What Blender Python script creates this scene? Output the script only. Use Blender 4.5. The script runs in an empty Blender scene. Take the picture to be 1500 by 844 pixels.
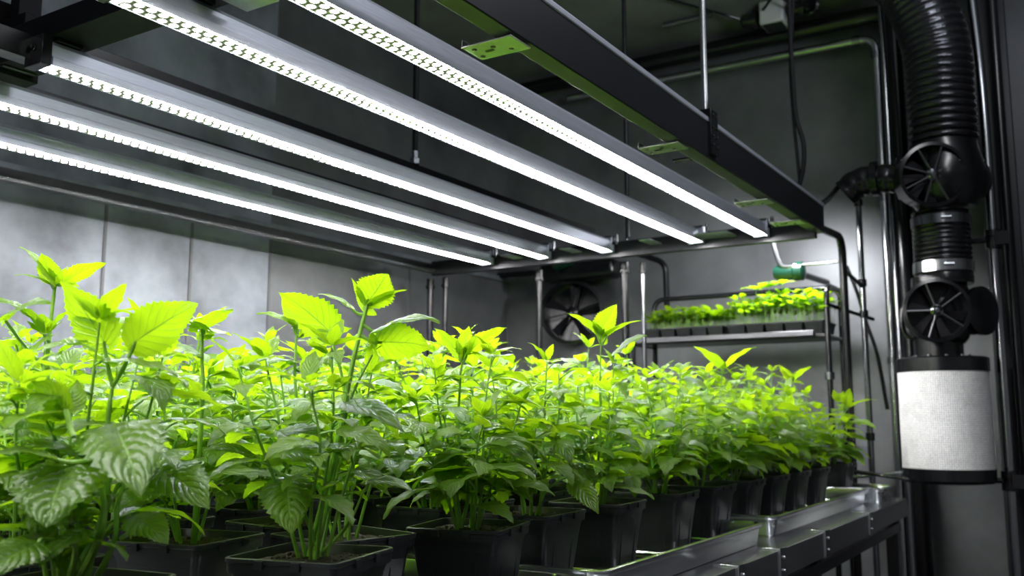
import bpy, math, random
from mathutils import Vector as V, Matrix
R = math.radians
random.seed(7)
scene = bpy.context.scene
COL = scene.collection
H = 1.36                      # camera height above the floor; all z below are relative to the camera

# ------------------------------------------------------------------ camera, world, exposure
FPX, PITCH, YAW = 1375.0, R(7.8), R(32.2)
cam_d = bpy.data.cameras.new('camera'); cam = bpy.data.objects.new('camera', cam_d); COL.objects.link(cam)
cam.location = (0, 0, H); cam.rotation_euler = (R(90) + PITCH, 0, YAW)
cam_d.sensor_width = 36; cam_d.lens = FPX / 1500 * 36; cam_d.clip_start = .02
cam_d.dof.use_dof = True; cam_d.dof.focus_distance = 1.7; cam_d.dof.aperture_fstop = 5.2
scene.camera = cam
scene.view_settings.view_transform = 'Standard'; scene.view_settings.look = 'None'
scene.view_settings.gamma = 1; scene.view_settings.use_curve_mapping = False
scene.view_settings.exposure = 0.0
LED, LED_SIDE = 175.0, 165.0
w = bpy.data.worlds.new('world'); scene.world = w; w.use_nodes = True
w.node_tree.nodes['Background'].inputs[0].default_value = (.01, .011, .013, 1)
def area_lamp(name, loc, size, watts, rot=(0, 0, 0), col=(1, 1, 1)):      # area light; most are unseen fills added for brightness
    l = bpy.data.lights.new(name, 'AREA'); l.shape = 'RECTANGLE'; l.size, l.size_y = size; l.energy = watts; l.color = col
    o = bpy.data.objects.new(name, l); COL.objects.link(o); o.location = (loc[0], loc[1], loc[2]+H); o.rotation_euler = rot; return o
area_lamp('aisle_fill', (.75, .2, 2.2), (.3, 1.6), 14, (0, R(25), 0), (.95, .97, 1))  # added fill from above right, stands in for unseen ceiling lights
area_lamp('aisle_fill', (.1, 2.4, 2.3), (.3, 1.6), 26, (0, R(10), 0), (.95, .97, 1))  # second added fill over the aisle, also lifts the filter drum
area_lamp('ceiling_fill', (.3, 3.0, 1.5), (.4, 1.2), 34, (R(180), R(-20), 0), (.84, .90, 1))  # unseen fill added to brighten the ceiling and upper back wall
area_lamp('ceiling_fill', (-.6, -.6, 1.4), (.5, 1.2), 15, (R(180), 0, 0), (.82, .89, 1))  # another upward fill, added behind the camera
for _x in (-1.0, -1.3, -1.61, -2.09, -2.45): area_lamp('leaf_fill', (_x, -.15, .83), (.05, 2.0), 15, (0, 0, 0), (1, .99, .97))     # unseen fill strips added for highlights on the near leaves
area_lamp('rack_lamp', (-1.33, 4.72, 1.0), (.28, .10), 19, (R(20), R(22), 0), (.97, .98, 1))
cy = scene.cycles
cy.max_bounces = 9; cy.diffuse_bounces = 4; cy.glossy_bounces = 4; cy.transmission_bounces = 6
cy.transparent_max_bounces = 6; cy.sample_clamp_indirect = 6; cy.caustics_reflective = False; cy.caustics_refractive = False

FW = V((-math.sin(YAW)*math.cos(PITCH), math.cos(YAW)*math.cos(PITCH), math.sin(PITCH)))
RT = V((math.cos(YAW), math.sin(YAW), 0)); UP = RT.cross(FW)
def ray(x, y): return FW + RT*((x-750)/FPX) + UP*((422-y)/FPX)
def P(x, y, d): return ray(x, y)*d                       # point at forward depth d
def atY(x, y, Y): r = ray(x, y); return r*(Y/r.y)
def atZ(x, y, z): r = ray(x, y); return r*(z/r.z)
def atX(x, y, X): r = ray(x, y); return r*(X/r.x)

# ------------------------------------------------------------------ materials
def mat(name):
    m = bpy.data.materials.new(name); m.use_nodes = True
    nt = m.node_tree; b = nt.nodes['Principled BSDF']
    return m, nt, b
def N(nt, t, **kw):
    n = nt.nodes.new(t)
    for k, v in kw.items():
        if k in n.inputs: n.inputs[k].default_value = v
        else: setattr(n, k, v)
    return n
def M(nt, op, a, b=None, c=None):
    n = nt.nodes.new('ShaderNodeMath'); n.operation = op
    for i, v in enumerate((a, b, c)):
        if v is None: continue
        if isinstance(v, (int, float)): n.inputs[i].default_value = v
        else: nt.links.new(v, n.inputs[i])
    return n.outputs[0]
def simple(name, col, rough=.4, metal=0., spec=.5, noise=0, nscale=8, bump=0, stretch=None, rn=0.):
    m, nt, b = mat(name)
    b.inputs['Base Color'].default_value = (*col, 1); b.inputs['Roughness'].default_value = rough
    b.inputs['Metallic'].default_value = metal; b.inputs['Specular IOR Level'].default_value = spec
    if noise or bump or rn:
        tc = N(nt, 'ShaderNodeTexCoord'); mp = N(nt, 'ShaderNodeMapping')
        if stretch: mp.inputs['Scale'].default_value = stretch
        nt.links.new(tc.outputs['Object'], mp.inputs[0])
        no = N(nt, 'ShaderNodeTexNoise', Scale=nscale, Detail=5.0, Roughness=.6); nt.links.new(mp.outputs[0], no.inputs['Vector'])
        if noise:
            mx = N(nt, 'ShaderNodeMix', data_type='RGBA'); 
            mx.inputs[6].default_value = (*[c*(1-noise) for c in col], 1); mx.inputs[7].default_value = (*[min(1, c*(1+noise)) for c in col], 1)
            nt.links.new(M(nt, 'MINIMUM', M(nt, 'MAXIMUM', M(nt, 'MULTIPLY_ADD', no.outputs['Fac'], 3.0, -1.0), 0), 1), mx.inputs[0]); nt.links.new(mx.outputs[2], b.inputs['Base Color'])
        if rn:
            nt.links.new(M(nt, 'MULTIPLY_ADD', no.outputs['Fac'], rn, rough - rn/2), b.inputs['Roughness'])
        if bump:
            bp = N(nt, 'ShaderNodeBump', Strength=bump, Distance=.01); nt.links.new(no.outputs['Fac'], bp.inputs['Height']); nt.links.new(bp.outputs[0], b.inputs['Normal'])
    return m
M_pot = simple('black_plastic', (.011, .012, .016), .42, bump=.03, nscale=60)
M_soil = simple('soil', (.028, .018, .011), .9, noise=.8, nscale=140, bump=1)
M_blk = simple('black_metal', (.006, .0065, .008), .22, spec=.5)
M_matte = simple('matte_black_paint', (.010, .010, .013), .6, spec=.15)
M_seam = simple('panel_seam', (.10, .10, .11), .5)
M_blkm = simple('black_anodised', (.014, .015, .019), .36, .2)
M_rub = simple('black_rubber', (.008, .008, .009), .25)
M_duct = simple('black_foil', (.05, .05, .055), .17, .85, bump=.3, nscale=30)
M_alu = simple('brushed_aluminium', (.53, .56, .66), .36, .45, noise=.15, nscale=20, stretch=(60, .8, 60), rn=.15)
M_steel = simple('stainless_steel', (.66, .67, .69), .22, 1., noise=.06, nscale=3, bump=.012)
M_chrome = simple('dark_chrome', (.30, .31, .33), .2, 1.)
M_clampd = simple('worn_steel', (.12, .12, .13), .35, .9)
M_bright = simple('bright_steel', (.6, .61, .63), .2, 1.)
M_wall = simple('brushed_dark_panel', (.20, .205, .22), .42, .35, noise=.3, nscale=1.6, rn=.25, bump=.05)
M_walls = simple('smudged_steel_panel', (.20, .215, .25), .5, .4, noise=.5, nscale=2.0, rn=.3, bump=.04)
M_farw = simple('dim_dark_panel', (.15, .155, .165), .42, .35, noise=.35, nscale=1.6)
M_pier = simple('dark_wall_panel', (.05, .052, .058), .45, .3, noise=.3, nscale=2)
M_ceil = simple('ceiling_sheet', (.34, .34, .34), .5, .35, noise=.25, nscale=1.5)
M_floor = simple('dark_floor', (.03, .03, .033), .4, noise=.3, nscale=3)
M_clip = simple('galvanised_plate', (.6, .62, .58), .3, .95, noise=.1, nscale=30)
M_green = simple('green_plastic', (.004, .03, .018), .3)
M_white = simple('white_plastic', (.6, .62, .6), .4)

def leaf_mat(name, top, trans, tw=.5, rough=.36, spec=.5):
    m, nt, b = mat(name)
    out = nt.nodes['Material Output']
    uv = N(nt, 'ShaderNodeTexCoord'); sp = N(nt, 'ShaderNodeSeparateXYZ'); nt.links.new(uv.outputs['UV'], sp.inputs[0])
    a = M(nt, 'MULTIPLY', M(nt, 'ABSOLUTE', M(nt, 'SUBTRACT', sp.outputs[1], .5)), 2)
    s = M(nt, 'SUBTRACT', sp.outputs[0], M(nt, 'MULTIPLY', a, .42))
    fr = M(nt, 'ABSOLUTE', M(nt, 'SUBTRACT', M(nt, 'FRACT', M(nt, 'MULTIPLY', s, 7.0)), .5))   # .5 at the veins
    vein = M(nt, 'SMOOTH_MAX', M(nt, 'MULTIPLY', M(nt, 'SUBTRACT', fr, .42), 12), 0, .1)
    mid = M(nt, 'MAXIMUM', M(nt, 'MULTIPLY', M(nt, 'SUBTRACT', .045, a), 30), 0)
    vv = M(nt, 'MINIMUM', M(nt, 'ADD', M(nt, 'MULTIPLY', vein, .7), mid), 1)
    oi = N(nt, 'ShaderNodeObjectInfo'); 
    tc = N(nt, 'ShaderNodeTexNoise', Scale=9.0, Detail=2.0); nt.links.new(uv.outputs['Object'], tc.inputs['Vector'])
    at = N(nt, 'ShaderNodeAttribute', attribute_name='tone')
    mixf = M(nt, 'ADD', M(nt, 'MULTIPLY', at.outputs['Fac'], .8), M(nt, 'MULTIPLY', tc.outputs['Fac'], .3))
    def cr(c0, c1, veinc):
        mx = N(nt, 'ShaderNodeMix', data_type='RGBA'); mx.inputs[6].default_value = (*c0, 1); mx.inputs[7].default_value = (*c1, 1)
        nt.links.new(mixf, mx.inputs[0])
        m2 = N(nt, 'ShaderNodeMix', data_type='RGBA'); nt.links.new(mx.outputs[2], m2.inputs[6]); m2.inputs[7].default_value = (*veinc, 1)
        nt.links.new(M(nt, 'MULTIPLY', vv, .8), m2.inputs[0]); return m2.outputs[2]
    ct = cr(top[0], top[1], (.32, .55, .12)); cT = cr(trans[0], trans[1], (.07, .22, .01))
    nt.links.new(ct, b.inputs['Base Color']); b.inputs['Roughness'].default_value = rough; b.inputs['Specular IOR Level'].default_value = spec; b.inputs['IOR'].default_value = 1.55
    tr = N(nt, 'ShaderNodeBsdfTranslucent'); nt.links.new(cT, tr.inputs[0])
    fine = N(nt, 'ShaderNodeTexVoronoi', Scale=26.0); mpp = N(nt, 'ShaderNodeMapping'); mpp.inputs['Scale'].default_value = (1.6, 1, 1)
    nt.links.new(uv.outputs['UV'], mpp.inputs[0]); nt.links.new(mpp.outputs[0], fine.inputs['Vector'])
    bul = M(nt, 'MULTIPLY', M(nt, 'POWER', M(nt, 'MULTIPLY', fr, 2), 2.5), -1.6)
    hgt = M(nt, 'SUBTRACT', M(nt, 'ADD', M(nt, 'MULTIPLY', fine.outputs['Distance'], -.35), bul), M(nt, 'MULTIPLY', vv, 1.0))
    bp = N(nt, 'ShaderNodeBump', Strength=.6, Distance=.0018); nt.links.new(hgt, bp.inputs['Height'])
    nt.links.new(bp.outputs[0], b.inputs['Normal'])
    mx = N(nt, 'ShaderNodeMixShader'); mx.inputs[0].default_value = tw
    nt.links.new(b.outputs[0], mx.inputs[1]); nt.links.new(tr.outputs[0], mx.inputs[2]); nt.links.new(mx.outputs[0], out.inputs[0])
    return m
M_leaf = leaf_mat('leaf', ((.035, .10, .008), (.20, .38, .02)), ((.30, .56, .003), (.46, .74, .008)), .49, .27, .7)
M_stem = simple('green_stem', (.22, .42, .05), .4, noise=.3, nscale=30)

def led_mat():
    m, nt, b = mat('led_board'); out = nt.nodes['Material Output']
    uv = N(nt, 'ShaderNodeTexCoord'); sp = N(nt, 'ShaderNodeSeparateXYZ'); nt.links.new(uv.outputs['UV'], sp.inputs[0])
    pitch = .029
    row = M(nt, 'GREATER_THAN', sp.outputs[1], 0)
    u = M(nt, 'ADD', M(nt, 'DIVIDE', sp.outputs[0], pitch), M(nt, 'MULTIPLY', row, .5))
    du = M(nt, 'MULTIPLY', M(nt, 'SUBTRACT', M(nt, 'FRACT', u), .5), pitch)
    dv = M(nt, 'SUBTRACT', M(nt, 'ABSOLUTE', sp.outputs[1]), .0115)
    r = M(nt, 'SQRT', M(nt, 'ADD', M(nt, 'MULTIPLY', du, du), M(nt, 'MULTIPLY', dv, dv)))
    dot = M(nt, 'MINIMUM', M(nt, 'MAXIMUM', M(nt, 'MULTIPLY', M(nt, 'SUBTRACT', .0088, r), 800), 0), 1)
    core = M(nt, 'MINIMUM', M(nt, 'MAXIMUM', M(nt, 'MULTIPLY', M(nt, 'SUBTRACT', .0130, r), 300), 0), 1)
    side = M(nt, 'GREATER_THAN', M(nt, 'ABSOLUTE', sp.outputs[1]), .06)
    st = M(nt, 'ADD', M(nt, 'ADD', M(nt, 'MULTIPLY', dot, LED), M(nt, 'MULTIPLY', core, .8)), M(nt, 'MULTIPLY', side, LED_SIDE))
    em = N(nt, 'ShaderNodeEmission'); em.inputs[0].default_value = (1, .985, .97, 1); nt.links.new(st, em.inputs[1])
    b.inputs['Base Color'].default_value = (.50, .43, .41, 1); b.inputs['Roughness'].default_value = .4
    ad = N(nt, 'ShaderNodeAddShader'); nt.links.new(b.outputs[0], ad.inputs[0]); nt.links.new(em.outputs[0], ad.inputs[1]); nt.links.new(ad.outputs[0], out.inputs[0])
    return m
M_led = led_mat()

def filter_mat():
    m, nt, b = mat('woven_filter_sleeve')
    tc = N(nt, 'ShaderNodeTexCoord'); mp = N(nt, 'ShaderNodeMapping'); mp.inputs['Scale'].default_value = (2.8, 1, 1)
    nt.links.new(tc.outputs['UV'], mp.inputs[0])
    v = N(nt, 'ShaderNodeTexVoronoi', Scale=47.0, Randomness=.2); nt.links.new(mp.outputs[0], v.inputs['Vector'])
    mps = N(nt, 'ShaderNodeMapping'); mps.inputs['Scale'].default_value = (9, 2.0, 1); nt.links.new(tc.outputs['UV'], mps.inputs[0])
    n = N(nt, 'ShaderNodeTexNoise', Scale=2.0, Detail=6.0, Roughness=.7); nt.links.new(mps.outputs[0], n.inputs['Vector'])
    cr = N(nt, 'ShaderNodeValToRGB'); cr.color_ramp.elements[0].position = .3; cr.color_ramp.elements[0].color = (.66, .66, .67, 1)
    cr.color_ramp.elements[1].position = .52; cr.color_ramp.elements[1].color = (.85, .85, .86, 1); nt.links.new(n.outputs['Fac'], cr.inputs[0])
    d = M(nt, 'LESS_THAN', v.outputs['Distance'], .33)
    mx = N(nt, 'ShaderNodeMix', data_type='RGBA'); nt.links.new(cr.outputs[0], mx.inputs[6]); mx.inputs[7].default_value = (.12, .12, .13, 1)
    nt.links.new(M(nt, 'MULTIPLY', d, .6), mx.inputs[0]); nt.links.new(mx.outputs[2], b.inputs['Base Color'])
    b.inputs['Roughness'].default_value = .7
    bp = N(nt, 'ShaderNodeBump', Strength=.5, Distance=.003); nt.links.new(v.outputs['Distance'], bp.inputs['Height']); nt.links.new(bp.outputs[0], b.inputs['Normal'])
    return m
M_filter = filter_mat()

# ------------------------------------------------------------------ mesh builder
class MB:
    def __init__(s): s.v = []; s.f = []; s.uv = []; s.tone = None
    def add(s, vs, fs, uvs=None):
        o = len(s.v); s.v += [tuple(p) for p in vs]
        for i, f in enumerate(fs):
            s.f.append([o+k for k in f]); s.uv.append(uvs[i] if uvs else [(0, 0)]*len(f))
        return s
    def box(s, c, size, rz=0, rx=0, ry=0):
        m = Matrix.Translation(c) @ Matrix.Rotation(rz, 4, 'Z') @ Matrix.Rotation(ry, 4, 'Y') @ Matrix.Rotation(rx, 4, 'X')
        a, b, d = size[0]/2, size[1]/2, size[2]/2
        vs = [m @ V((x, y, z)) for z in (-d, d) for y in (-b, b) for x in (-a, a)]
        return s.add(vs, [(0, 2, 3, 1), (4, 5, 7, 6), (0, 1, 5, 4), (2, 6, 7, 3), (0, 4, 6, 2), (1, 3, 7, 5)])
    def bx(s, x0, x1, y0, y1, z0, z1): return s.box(((x0+x1)/2, (y0+y1)/2, (z0+z1)/2), (abs(x1-x0), abs(y1-y0), abs(z1-z0)))
    def rings(s, rings, closed=True, cap=True, uvs=False):
        n = len(rings[0]); o = len(s.v)
        for r in rings: s.v += [tuple(p) for p in r]
        for i in range(len(rings)-1):
            for j in range(n if closed else n-1):
                k = (j+1) % n
                s.f.append([o+i*n+j, o+i*n+k, o+(i+1)*n+k, o+(i+1)*n+j])
                s.uv.append([(j/n, i/(len(rings)-1)), ((j+1)/n, i/(len(rings)-1)), ((j+1)/n, (i+1)/(len(rings)-1)), (j/n, (i+1)/(len(rings)-1))])
        if cap and closed:
            s.f.append([o+j for j in range(n)][::-1]); s.uv.append([(0, 0)]*n)
            e = o+(len(rings)-1)*n; s.f.append([e+j for j in range(n)]); s.uv.append([(0, 0)]*n)
        return s
    def tube(s, pts, r, seg=10, cap=True):
        pts = [V(p) for p in pts]; n = len(pts); rs = r if isinstance(r, (list, tuple)) else [r]*n
        rings = []; prev = None
        for i, p in enumerate(pts):
            t = (pts[min(i+1, n-1)] - pts[max(i-1, 0)]).normalized()
            if prev is None: a = t.orthogonal().normalized()
            else: a = (prev - t*prev.dot(t)).normalized()
            prev = a; b = t.cross(a)
            rings.append([p + a*math.cos(2*math.pi*k/seg)*rs[i] + b*math.sin(2*math.pi*k/seg)*rs[i] for k in range(seg)])
        return s.rings(rings, cap=cap)
    def lathe(s, c, prof, axis=(0, 0, 1), seg=32, cap=True, start=0):
        ax = V(axis).normalized(); a = ax.orthogonal().normalized() if abs(ax.z) < .99 else V((1, 0, 0)); b = ax.cross(a); c = V(c)
        return s.rings([[c + ax*h + (a*math.cos(2*math.pi*k/seg) + b*math.sin(2*math.pi*k/seg))*r for k in range(seg)] for r, h in prof], cap=cap)
def spline(pts, n=8):
    pts = [V(p) for p in pts]; out = []
    q = [pts[0]*2-pts[1]] + pts + [pts[-1]*2-pts[-2]]
    for i in range(1, len(q)-2):
        for k in range(n):
            t = k/n; a, b, c, d = q[i-1:i+3]
            out.append(.5*((2*b) + (c-a)*t + (2*a-5*b+4*c-d)*t*t + (3*b-a-3*c+d)*t**3))
    out.append(pts[-1]); return out
def bend(pts, r, n=6):
    """polyline with rounded corners"""
    pts = [V(p) for p in pts]; out = [pts[0]]
    for i in range(1, len(pts)-1):
        a, b, c = pts[i-1], pts[i], pts[i+1]; d1 = (a-b).normalized(); d2 = (c-b).normalized()
        rr = min(r, (a-b).length*.49, (c-b).length*.49)
        p, q = b+d1*rr, b+d2*rr
        for k in range(n+1):
            t = k/n; out.append(p*(1-t)**2 + b*2*t*(1-t) + q*t*t)
    out.append(pts[-1]); return out

def mesh(name, mb, m, smooth=True, angle=35):
    me = bpy.data.meshes.new(name); me.from_pydata(mb.v, [], mb.f)
    uvl = me.uv_layers.new(name='UVMap'); flat = [c for f in mb.uv for p in f for c in p]; uvl.data.foreach_set('uv', flat)
    if mb.tone: 
        at = me.attributes.new('tone', 'FLOAT', 'POINT'); at.data.foreach_set('value', mb.tone)
    me.materials.append(m)
    if smooth:
        me.polygons.foreach_set('use_smooth', [True]*len(me.polygons))
        if angle: me.set_sharp_from_angle(angle=R(angle))
    me.update(); return me
def tag(o, label, cat, group=None):
    o['label'] = label; o['category'] = cat
    if group: o['group'] = group
    return o
def thing(name, label, cat, loc, rz=0, group=None):
    o = bpy.data.objects.new(name, None); COL.objects.link(o); o.empty_display_size = .05
    o.location = (loc[0], loc[1], loc[2]+H); o.rotation_euler.z = rz
    return tag(o, label, cat, group)
def part(name, mb, m, parent, local=False, bevel=0, smooth=True, label=None, angle=35):
    if not local:
        o0 = V(parent.get('_o', (0, 0, 0))) if False else org(parent)
        mb.v = [(p[0]-o0.x, p[1]-o0.y, p[2]-o0.z) for p in mb.v]
    o = bpy.data.objects.new(name, mesh(name, mb, m, smooth, angle)); COL.objects.link(o); o.parent = parent
    if bevel: addbev(o, bevel)
    if label: o['label'] = label
    return o
def org(o):
    p = V((0, 0, -H))
    while o: p = p + o.location; o = o.parent
    return p
def addbev(o, b):
    md = o.modifiers.new('bevel', 'BEVEL'); md.width = b; md.segments = 2; md.limit_method = 'ANGLE'
def single(name, mb, m, label=None, cat=None, group=None, kind=None, bevel=0, smooth=True):
    xs = [p[0] for p in mb.v]; ys = [p[1] for p in mb.v]; zs = [p[2] for p in mb.v]
    c = ((min(xs)+max(xs))/2, (min(ys)+max(ys))/2, min(zs))
    mb.v = [(p[0]-c[0], p[1]-c[1], p[2]-c[2]) for p in mb.v]
    o = bpy.data.objects.new(name, mesh(name, mb, m, smooth)); COL.objects.link(o); o.location = (c[0], c[1], c[2]+H)
    if label: tag(o, label, cat, group)
    if kind: o['kind'] = kind
    if bevel: addbev(o, bevel)
    return o
def copy_tree(o, parent=None):
    c = o.copy(); COL.objects.link(c); c.parent = parent
    for ch in list(o.children): copy_tree(ch, c)
    return c

# ------------------------------------------------------------------ the room
XL, XR, YB, YF, ZF, ZC = -3.5, 1.4, 5.5, -1.5, -H, 2.36
single('floor', MB().bx(XL-.1, XR+.1, YF-.1, YB+.1, ZF-.1, ZF), M_floor, kind='structure')
single('ceiling', MB().bx(XL-.1, XR+.1, YF-.1, YB+.1, ZC, ZC+.1), M_ceil, kind='structure')
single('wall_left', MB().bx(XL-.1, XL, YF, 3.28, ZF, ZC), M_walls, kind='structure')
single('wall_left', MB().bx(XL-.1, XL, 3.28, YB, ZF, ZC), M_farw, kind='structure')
single('wall_back', MB().bx(XL, XR, YB, YB+.1, ZF, ZC), M_wall, kind='structure')
single('wall_right', MB().bx(XR, XR+.1, YF, YB, ZF, ZC), M_wall, kind='structure')
single('wall_front', MB().bx(XL, XR, YF-.1, YF, ZF, ZC), M_wall, kind='structure')
single('wall_pier', MB().bx(-.44, XR, 4.98, YB, ZF, ZC), M_pier, kind='structure', bevel=.004)
for i, yy in enumerate((2.36, 2.80, 3.28, 4.4)):           # cover strips over the panel joints of the left wall
    single('trim_%d' % (i+1), MB().bx(XL, XL+.004, yy-.007, yy+.007, ZF, .93), M_seam, kind='structure')
single('trim_5', MB().bx(XL, XL+.02, YF, YB, .93, .96), M_walls, kind='structure')

# ------------------------------------------------------------------ bench and trays
ZB = -.36
b = thing('steel_bench', 'long stainless steel growing bench with raised side rail carrying the trays and pots', 'bench', (-1.95, 2.5, ZF))
part('deck', MB().bx(-3.1, -.785, .2, 4.5, ZB-.012, ZB), M_steel, b, bevel=.002)
rail = MB()
rail.bx(-.83, -.78, .2, 4.52, ZB-.075, ZB+.002)
part('side_rail', rail, M_steel, b, bevel=.003)
part('side_rail', MB().bx(-3.12, -3.07, .2, 4.52, ZB-.075, ZB+.002), M_steel, b, bevel=.003)
part('end_rail', MB().bx(-3.07, -.83, 4.47, 4.52, ZB-.075, ZB+.001), M_steel, b, bevel=.003)
part('lower_rail', MB().bx(-.845, -.80, .2, 4.45, ZB-.135, ZB-.095), M_blk, b, bevel=.003)
for y in (1.5, 2.28, 2.62, 3.1, 3.75):
    s_ = MB().bx(-.84, -.776, y-.03, y+.03, ZB-.078, ZB+.006); 
    for z in (ZB-.02, ZB-.055): s_.lathe((-.776, y, z), [(.006, 0), (.006, .004), (.003, .006)], (1, 0, 0), 10)
    part('joint_bracket', s_, M_bright, b, bevel=.002)
for y in (.4, 1.7, 3.1, 4.42):
    for x in (-.83, -3.05):
        part('leg', MB().bx(x-.025, x+.025, y-.025, y+.025, ZF, ZB-.075), M_blk, b, bevel=.003)
for y in (.4, 1.7, 3.1, 4.42):
    part('crossbar', MB().bx(-3.05, -.83, y-.015, y+.015, ZF+.3, ZF+.34), M_blk, b, bevel=.003)

def rrect(x0, x1, y0, y1, z, r, n=5):
    out = []
    for cx, cyy, a0 in ((x1-r, y1-r, 0), (x0+r, y1-r, 90), (x0+r, y0+r, 180), (x1-r, y0+r, 270)):
        for k in range(n+1):
            a = R(a0+90*k/n); out.append(V((cx+r*math.cos(a), cyy+r*math.sin(a), z)))
    return out
def tray(x0, x1, y0, y1, zt, label, ribs):
    t = thing('metal_tray', label, 'tray', ((x0+x1)/2, (y0+y1)/2, ZB), group=None)
    o = .004; mb = MB()
    prof = [(.014, ZB+.001), (.012, ZB+.004), (.004, zt-.014), (0, zt-.014), (-.004, zt-.010), (-.004, zt-.002), (0, zt), (.006, zt), (.008, zt-.003), (.016, ZB+.008), (.02, ZB+.006)]
    mb.rings([rrect(x0+d, x1-d, y0+d, y1-d, z, .035-min(d, .02)) for d, z in prof], cap=False)
    n = len(mb.v)//len(prof)
    mb.f.append([(len(prof)-1)*n+k for k in range(n)]); mb.uv.append([(0, 0)]*n)
    mb.f.append([k for k in range(n)][::-1]); mb.uv.append([(0, 0)]*n)
    part('tray_body', mb, M_steel, t, angle=50)
    for y in ribs:
        part('cross_rib', MB().tube([(x0+.03, y, ZB+.016), (x1-.03, y, ZB+.016)], .009, 10), M_bright, t)
    return t
front_y = [.72, 1.07, 1.275, 1.487, 1.765, 2.065, 2.42, 2.72, 3.02, 3.29, 3.57, 3.86, 4.22]
tray(-3.0, -.90, .30, 1.63, -.30, 'near steel tray mostly hidden under the closest pots', [])
tray(-3.0, -.852, 1.675, 2.70, -.297, 'long shallow steel tray under the middle pots of the front row', [1.92, 2.24, 2.57])
tray(-3.0, -.87, 2.87, 4.16, -.297, 'brushed steel tray with rounded corner behind the gap in the bench', [3.155, 3.43, 3.71, 4.03])
tray(-3.0, -.815, 4.19, 4.45, -.297, 'short steel tray at the far end of the bench', [])

# ------------------------------------------------------------------ pots
ZR = -.2; PH = .149
def sq(a, z, r): return rrect(-a, a, -a, a, z, r, 3)
def pot_mb():
    mb = MB(); h = PH; z0 = 0
    prof = [(.066, 0), (.0685, .003), (.0785, h*.72), (.0815, h*.73), (.0845, h-.022), (.0895, h-.022), (.0905, h-.018), (.0905, h-.008), (.0925, h-.006), (.0925, h-.001), (.0915, h), (.0885, h), (.0875, h-.002), (.0865, h-.02), (.082, h-.035), (.070, .02)]
    mb.rings([sq(a, z, .012) for a, z in prof], cap=False)
    n = 16; mb.f.append([k for k in range(n)][::-1]); mb.uv.append([(0, 0)]*n)
    mb.f.append([(len(prof)-1)*n+k for k in range(n)]); mb.uv.append([(0, 0)]*n)
    # raised panel frames and a small nib on each face, following the taper
    for q in range(4):
        m = Matrix.Rotation(q*math.pi/2, 4, 'Z')
        def pt(x, z, o): 
            a = .0685+(.0785-.0685)*(z/(h*.72)); return m @ V((x, a+o, z))
        def bar(x0, x1, z0, z1):
            mb.add([pt(x0, z0, -.001), pt(x1, z0, -.001), pt(x1, z1, -.001), pt(x0, z1, -.001), pt(x0, z0, .0022), pt(x1, z0, .0022), pt(x1, z1, .0022), pt(x0, z1, .0022)],
                   [(0, 1, 2, 3), (4, 7, 6, 5), (0, 4, 5, 1), (1, 5, 6, 2), (2, 6, 7, 3), (3, 7, 4, 0)])
        bar(-.042, -.039, .008, h*.66); bar(.039, .042, .008, h*.66); bar(-.042, .042, h*.64, h*.66)
        for x in (-.03, .03):
            c = m @ V((x, .0925, h-.008)); mb.box(c, (.014, .006, .012), q*math.pi/2)
    return mb
def soil_mb():
    rnd = random.Random(3); mb = MB(); n = 14; a = .0845; vs = []; z = PH-.013
    for j in range(n+1):
        for i in range(n+1):
            x = -a+2*a*i/n; y = -a+2*a*j/n; vs.append((x, y, z+rnd.uniform(-.003, .003)+.006*max(0, 1-math.hypot(x, y)/.05)))
    mb.add(vs, [(j*(n+1)+i, j*(n+1)+i+1, (j+1)*(n+1)+i+1, (j+1)*(n+1)+i) for j in range(n) for i in range(n)])
    for k in range(60):
        x, y = rnd.uniform(-.07, .07), rnd.uniform(-.07, .07); r = rnd.uniform(.002, .005)
        mb.lathe((x, y, z), [(r*.6, -.002), (r, r*.3), (r*.5, r*.9)], (rnd.uniform(-.4, .4), rnd.uniform(-.4, .4), 1), 5)
    return mb

# ------------------------------------------------------------------ leaves
def leaf(mb, base, d, n, L, W, nu=12, nv=4, droop=.6, fold=.15, quilt=0., wav=.02, tone=.5, cord=.10, tooth=.10, peak=.62, rnd=random):
    d = d.normalized(); n = (n - d*n.dot(d))
    n = n.normalized() if n.length > 1e-4 else d.orthogonal().normalized()
    side = d.cross(n).normalized()
    o = len(mb.v); p = V(base); ph = rnd.uniform(0, 6.28); tw = rnd.uniform(-.25, .25)
    rows = []
    for i in range(nu+1):
        u = i/nu; rows.append((V(p), V(d), V(n)))
        rot = Matrix.Rotation(-droop/nu*(1.6*u+.2), 3, side); d = rot @ d; n = rot @ n
        p = p + d*(L/nu)
    for i, (p, dd, nn) in enumerate(rows):
        u = i/nu
        f = math.sin(math.pi*min(1, u**peak))**.8 if 0 < u < 1 else 0
        f = f*(1-.35*u**4)
        if u == 0: f = .03
        hw = W/2*f
        sd = (Matrix.Rotation(tw*u, 3, dd) @ side)
        for j in range(nv+1):
            v = -1+2*j/nv; a = abs(v)
            e = 1.0
            if a > .99 and 0 < i < nu: e = 1 + tooth*(1 if i % 2 else -1)
            back = cord*L*a*a*(1-u)**2*1.6
            z = fold*a*hw - fold*.6*a*a*hw + wav*W*math.sin(u*17+ph+(2 if v > 0 else 0))*a*a
            if quilt:
                z += quilt*W*abs(math.sin(math.pi*7*(u-.42*a)))**.7*(1-a**6)*min(1, a*4)*(1-u*.6)
            mb.v.append(tuple(p + sd*(v*hw*e) + nn*z - dd*back)); mb.tone.append(tone)
    for i in range(nu):
        for j in range(nv):
            k = o+i*(nv+1)+j
            mb.f.append([k, k+1, k+nv+2, k+nv+1])
            u0, u1, v0, v1 = i/nu, (i+1)/nu, j/nv, (j+1)/nv
            mb.uv.append([(u0, v0), (u0, v1), (u1, v1), (u1, v0)])
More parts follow.
